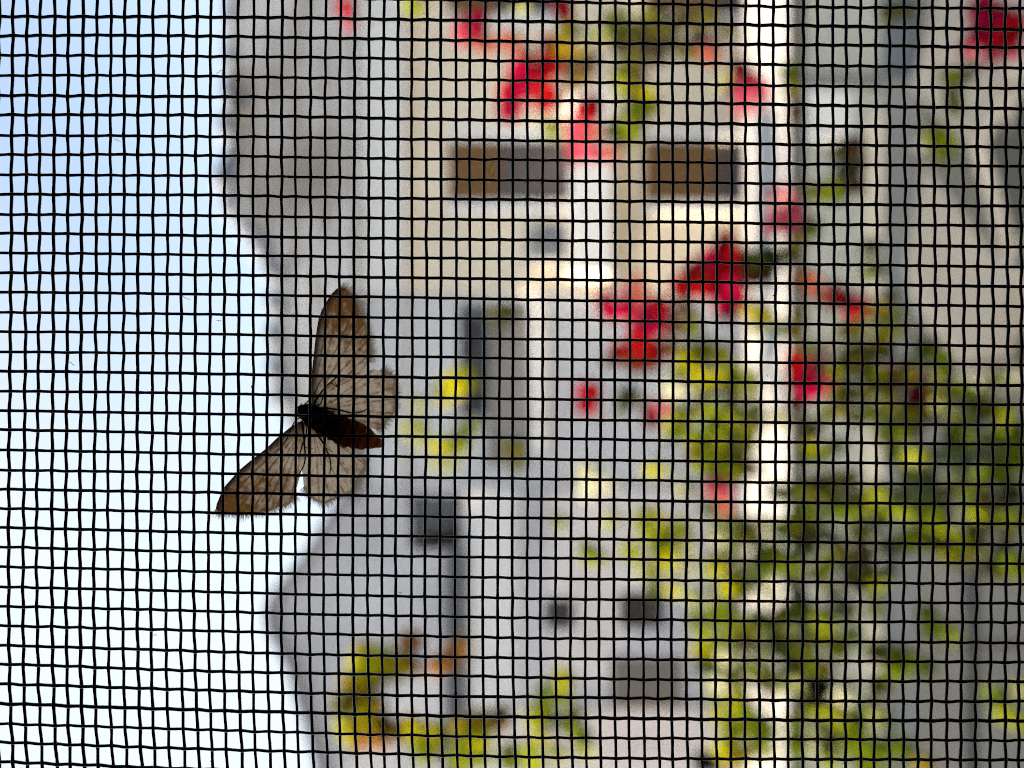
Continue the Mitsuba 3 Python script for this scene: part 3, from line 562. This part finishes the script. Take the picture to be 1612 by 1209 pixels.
mainb = B('''pp:1225,308,12 985,460,9 950,468,9; pink:1236,332,17 1256,336,12 1214,356,10 1240,356,11 1003,492,10 1000,515,11 1042,642,8 1165,480,9; g:1276,360,12 1376,425,11 1090,515,11 1075,555,13 1070,586,13 1065,680,11 1160,650,12; ol:1370,392,11 1242,400,11 1252,388,11 980,642,9 1000,625,10 1090,490,9 1095,580,11 1116,588,11 1140,612,9 1160,686,11;
red:1140,372,9 1138,394,13 1100,426,14 1120,432,15 1141,426,13 1078,452,15 1100,456,13 1121,454,12 980,556,13 1003,548,15 1026,551,13 932,617,11 932,640,10 1046,486,11 1005,526,9; crim:1120,402,12 1142,458,13 1160,457,13 1141,487,13 960,486,13 981,486,13 1026,486,13 1030,515,13 1050,515,11 920,620,11 915,641,8;
dr:1162,432,13 1186,434,12 1165,402,11 1026,646,10 1026,664,8; sal:1003,440,8 1003,462,11; br:1050,548,11 965,566,10 1000,576,11 1026,576,10 1075,486,11 1070,514,11; dg:985,625,13 1185,411,13 1206,405,14 1226,408,13 1206,430,10;
yb:1188,492,13 1206,497,12 715,603,17 731,600,13 702,630,9 692,706,12 1160,612,13 1026,740,11 1116,685,12; yg:1230,516,11 1096,551,12 1116,553,12 1156,590,12 1176,595,12 1070,650,12 1120,646,12 1140,656,12 1090,686,13 1140,686,12 730,676,12 750,671,9 711,700,12 730,700,11 662,672,10; yp:1190,516,9 1186,616,11 1096,650,12 1186,656,11 1231,656,10 690,616,10 660,636,9 642,676,11 666,696,11 690,730,9 711,731,8 1046,741,9 1116,800,10;
w:1060,612,13 1090,612,12 926,745,13 931,770,15 950,766,12; gg:1116,616,12; gold:1256,496,12 1256,520,11 1090,710,11 1116,712,13 1140,713,12 1165,716,11 1166,741,13 1186,739,11 1116,740,10; ol:800,706,11 816,706,12 816,731,9 786,490,11 802,490,11 786,510,10; pink:1120,770,10 1139,772,12; sal:1141,745,10 1141,796,10''')
lowb = B('''br:1256,436,11; sal:1276,442,10 1286,462,9; crim:1311,466,13 1276,611,14; dr:1331,472,11 1412,590,13 1436,596,12 1440,620,14 1456,626,10 1256,635,10 1391,592,10; pink:1352,476,9 1291,560,9 1276,576,14 1297,606,8; red:1346,492,9 1251,570,13 1256,600,13;
gold:1331,520,11 1376,490,12 1551,650,11 1551,805,11; yb:1351,521,11 1396,650,14 1416,652,15; yg:1396,496,11 1481,566,11 1486,590,11 1371,650,12 1416,681,12 1551,626,9 1436,716,12 1436,746,12 1371,776,12 1351,800,12 1371,801,12 1531,806,12; yp:1416,490,9 1416,521,9 1396,681,12 1531,690,12;
ol:1401,466,10 1391,560,11 1326,581,11 1371,616,11 1396,616,11 1481,621,12 1436,681,11 1346,656,11 1501,656,12 1481,650,11 1576,650,9 1461,716,10 1276,776,12 1346,781,11 1391,776,12 1491,776,12 1551,776,11 1601,806,11; br:1531,656,12;
g:1341,556,13 1366,556,13 1346,586,13 1371,586,13 1326,616,13 1506,621,11 1531,621,11 1496,690,11 1576,690,12 1601,690,13 1601,721,13 1551,746,13 1576,746,15 1226,776,12 1256,776,13 1521,776,13 1256,806,13 1276,806,13 1326,806,13 1391,806,13 1461,806,13 1486,806,12 1576,806,13; gg:1551,690,11 1486,716,10 1511,716,11 1551,716,11 1461,746,13 1501,746,11 1526,746,11 1416,776,11 1436,776,13 1461,776,13 1301,806,13 1441,806,12; dg:1346,620,12 1591,776,14 1416,806,12''')
shrubb = B('''yg:880,820,10 925,870,14 940,880,10 1015,836,12 1040,862,16 1065,866,12 1076,846,11 1030,926,11 1270,870,12 1151,990,13 1106,994,11 1156,1104,14 1166,1084,12 1136,1124,12 1171,1144,12 1186,1054,12 1326,1146,15 1316,1126,12 1306,1198,12 840,1130,12 886,1092,12 845,1180,11 1586,1124,14 1606,1136,12 1496,996,11 1130,1010,10; yb:1176,994,14 1050,880,12 1496,874,12 881,1070,13 850,1156,13 1146,1094,12 1336,1160,10; 
yp:1055,892,10 1120,900,11 1206,930,12 860,1090,9 920,1176,12 1336,1124,10 1606,1084,12 1120,1080,10 1010,900,10; w:1326,1094,14 1340,1080,10 1200,830,12 1205,900,12 1110,940,10 1130,850,9; gold:1156,1194,13 1456,1204,11 1176,1180,11;
g:1150,840,16 1162,828,12 1130,880,12 1155,890,15 1166,920,13 1190,900,12 1140,926,12 1255,850,11 1320,790,13 1291,786,11 1456,964,12 1471,989,14 1431,1039,16 1401,1034,15 1451,1049,12 1381,1024,12 1126,974,12 1191,974,12 1131,954,12 1371,1179,16 1346,1174,12 1396,1184,14 1426,1179,12 1286,1179,12 865,1130,12 895,1140,14 905,1120,11 1571,1109,12 1566,1094,11 1126,1054,10 1410,1060,12 1230,1000,12 1255,990,11 1290,1000,12 1340,1000,11 1380,960,10 1350,1140,12 1390,1130,11 1250,1140,11;
dg:1111,1049,11 1306,1179,11 1256,1164,12 1240,1040,12 1260,945,11 1380,920,10; ol:1250,890,12 1515,880,10 1480,860,10 1550,822,12 1590,832,12 1560,900,12 800,1186,11 1240,960,12 1280,960,12 1310,930,11 1340,960,11 1270,1030,11 1580,860,12 1600,900,11 1330,870,12 1360,880,11 1300,900,11 1350,840,11 1430,860,10; gg:1400,860,12 1440,840,12 1310,850,12 1360,920,11 1400,900,11 1460,830,11 1300,1150,12 1320,960,11; br:1250,1070,11 1262,1050,11 1300,1052,12 1275,1040,11; blk:1284,1084,12 1298,1086,13 1278,1108,8 1112,1196,13 1122,1204,10''')
yelb = B('''yb:565,1045,13 590,1046,13 570,1110,13 546,1145,13 570,1145,12 660,1150,12 686,1146,11 755,1168,12; gold:615,1045,13 635,1046,12 575,1030,10 570,1080,11 590,1110,11 640,1148,11 735,1145,12 765,1140,12 545,1080,11 620,1150,11; or:640,1010,10 656,1012,10 716,1026,11 731,1018,9 686,1046,9 706,1046,11 570,1166,10 596,1166,9 790,1135,10; ol:600,1060,11 545,1105,12 596,1146,13 690,1166,9 590,1132,9; yp:591,1075,9 605,1028,9; yg:660,1168,12 675,1182,11 730,1170,12 725,1196,12 760,1196,9; g:800,1196,11; br:790,1120,9 650,1046,9''')
def fill(poly, n, cols, r0, r1):
    pg = Polygon(poly); x0, y0, x1, y1 = pg.bounds; out = []; fr = np.random.default_rng(n + int(x0))
    while len(out) < n:
        a, b = fr.uniform(x0, x1), fr.uniform(y0, y1)
        if pg.contains(Point(a, b)): out.append((a, b, fr.uniform(r0, r1), cols[fr.integers(len(cols))]))
    return out
lowb += fill([(1262, 545), (1480, 545), (1612, 610), (1612, 900), (1450, 860), (1400, 830), (1262, 830)], 48, ['ol', 'yg', 'g', 'gg', 'yp', 'ol'], 10, 15)
shrubb += fill([(1100, 830), (1420, 830), (1420, 1060), (1330, 1209), (1130, 1209)], 65, ['g', 'g', 'yg', 'ol', 'gg', 'dk'], 10, 15)
shrubb += fill([(1040, 820), (1240, 800), (1240, 1209), (1120, 1209), (1100, 1000), (1020, 900)], 45, ['yg', 'yb', 'yp', 'w', 'yg', 'g'], 10, 15)
shrubb += fill([(1250, 1040), (1420, 1080), (1420, 1209), (1250, 1209)], 14, ['yg', 'yp', 'w', 'g'], 10, 15)
shrubb += fill([(840, 1040), (940, 1060), (930, 1209), (800, 1209)], 10, ['yb', 'yg', 'g'], 10, 14)
lowb += fill([(1262, 480), (1420, 520), (1450, 760), (1262, 720)], 16, ['yg', 'yp', 'w', 'yb'], 9, 13)
mainb += fill([(900, 780), (1100, 760), (1060, 930), (930, 900)], 9, ['yg', 'yp', 'yb'], 9, 13)
mainb += fill([(1055, 540), (1190, 560), (1190, 800), (1120, 760), (1060, 680)], 26, ['yg', 'ol', 'yb', 'g'], 10, 14)
topb += fill([(940, 5), (1140, 5), (1130, 70), (1060, 120), (950, 110)], 7, ['dk', 'ol', 'yp'], 10, 14)
plant('bougainvillea', 'red flowered bougainvillea in front of the cream house at the top of the photo', 'bougainvillea', topb, 3.3, 4.2, [[2.6, 3.6, 0.1], [2.4, 3.5, 1.4], [2.0, 3.6, 2.6], [1.9, 3.7, 3.6]])
plant('bougainvillea', 'small red flowered bougainvillea branch over the grey street in the top right corner', 'bougainvillea', rightb, 2.9, 3.6, [[1.5, 3.1, 0.1], [1.45, 3.1, 1.2], [1.3, 3.2, 2.1], [1.2, 3.2, 2.5]])
plant('bougainvillea', 'largest crimson flowered bougainvillea, right of the moth before the white coping', 'bougainvillea', mainb, 2.8, 3.6, [[0.3, 3.2, 0.1], [0.25, 3.2, 1.4], [0.1, 3.2, 2.4], [0.05, 3.2, 3.2]])
plant('bougainvillea', 'dark red flowered bougainvillea with olive leaves at the right edge of the photo', 'bougainvillea', lowb, 2.5, 3.2, [[-0.3, 2.9, 0.1], [-0.3, 2.9, 1.2], [-0.25, 2.9, 2.2], [-0.2, 2.9, 2.6]])
plant('leafy_shrub', 'bright green leafy shrub without flowers at the lower right of the photo', 'shrub', shrubb, 2.6, 3.4, [[-1.1, 3.0, 0.1], [-1.1, 3.0, 1.3], [-1.0, 3.0, 2.3], [-1.0, 3.0, 2.9]])
yelb = [(a, b, r * 1.25, c) for a, b, r, c in yelb]
plant('yellow_creeper', 'yellow and orange leaved creeper climbing beside the sky at the bottom of the photo', 'creeper', yelb, 8.6, 9.2, [[-3.6, 9.1, 0.1], [-3.7, 9.2, 1.6], [-3.65, 9.0, 3.2], [-3.6, 9.0, 4.6]], nl=14)
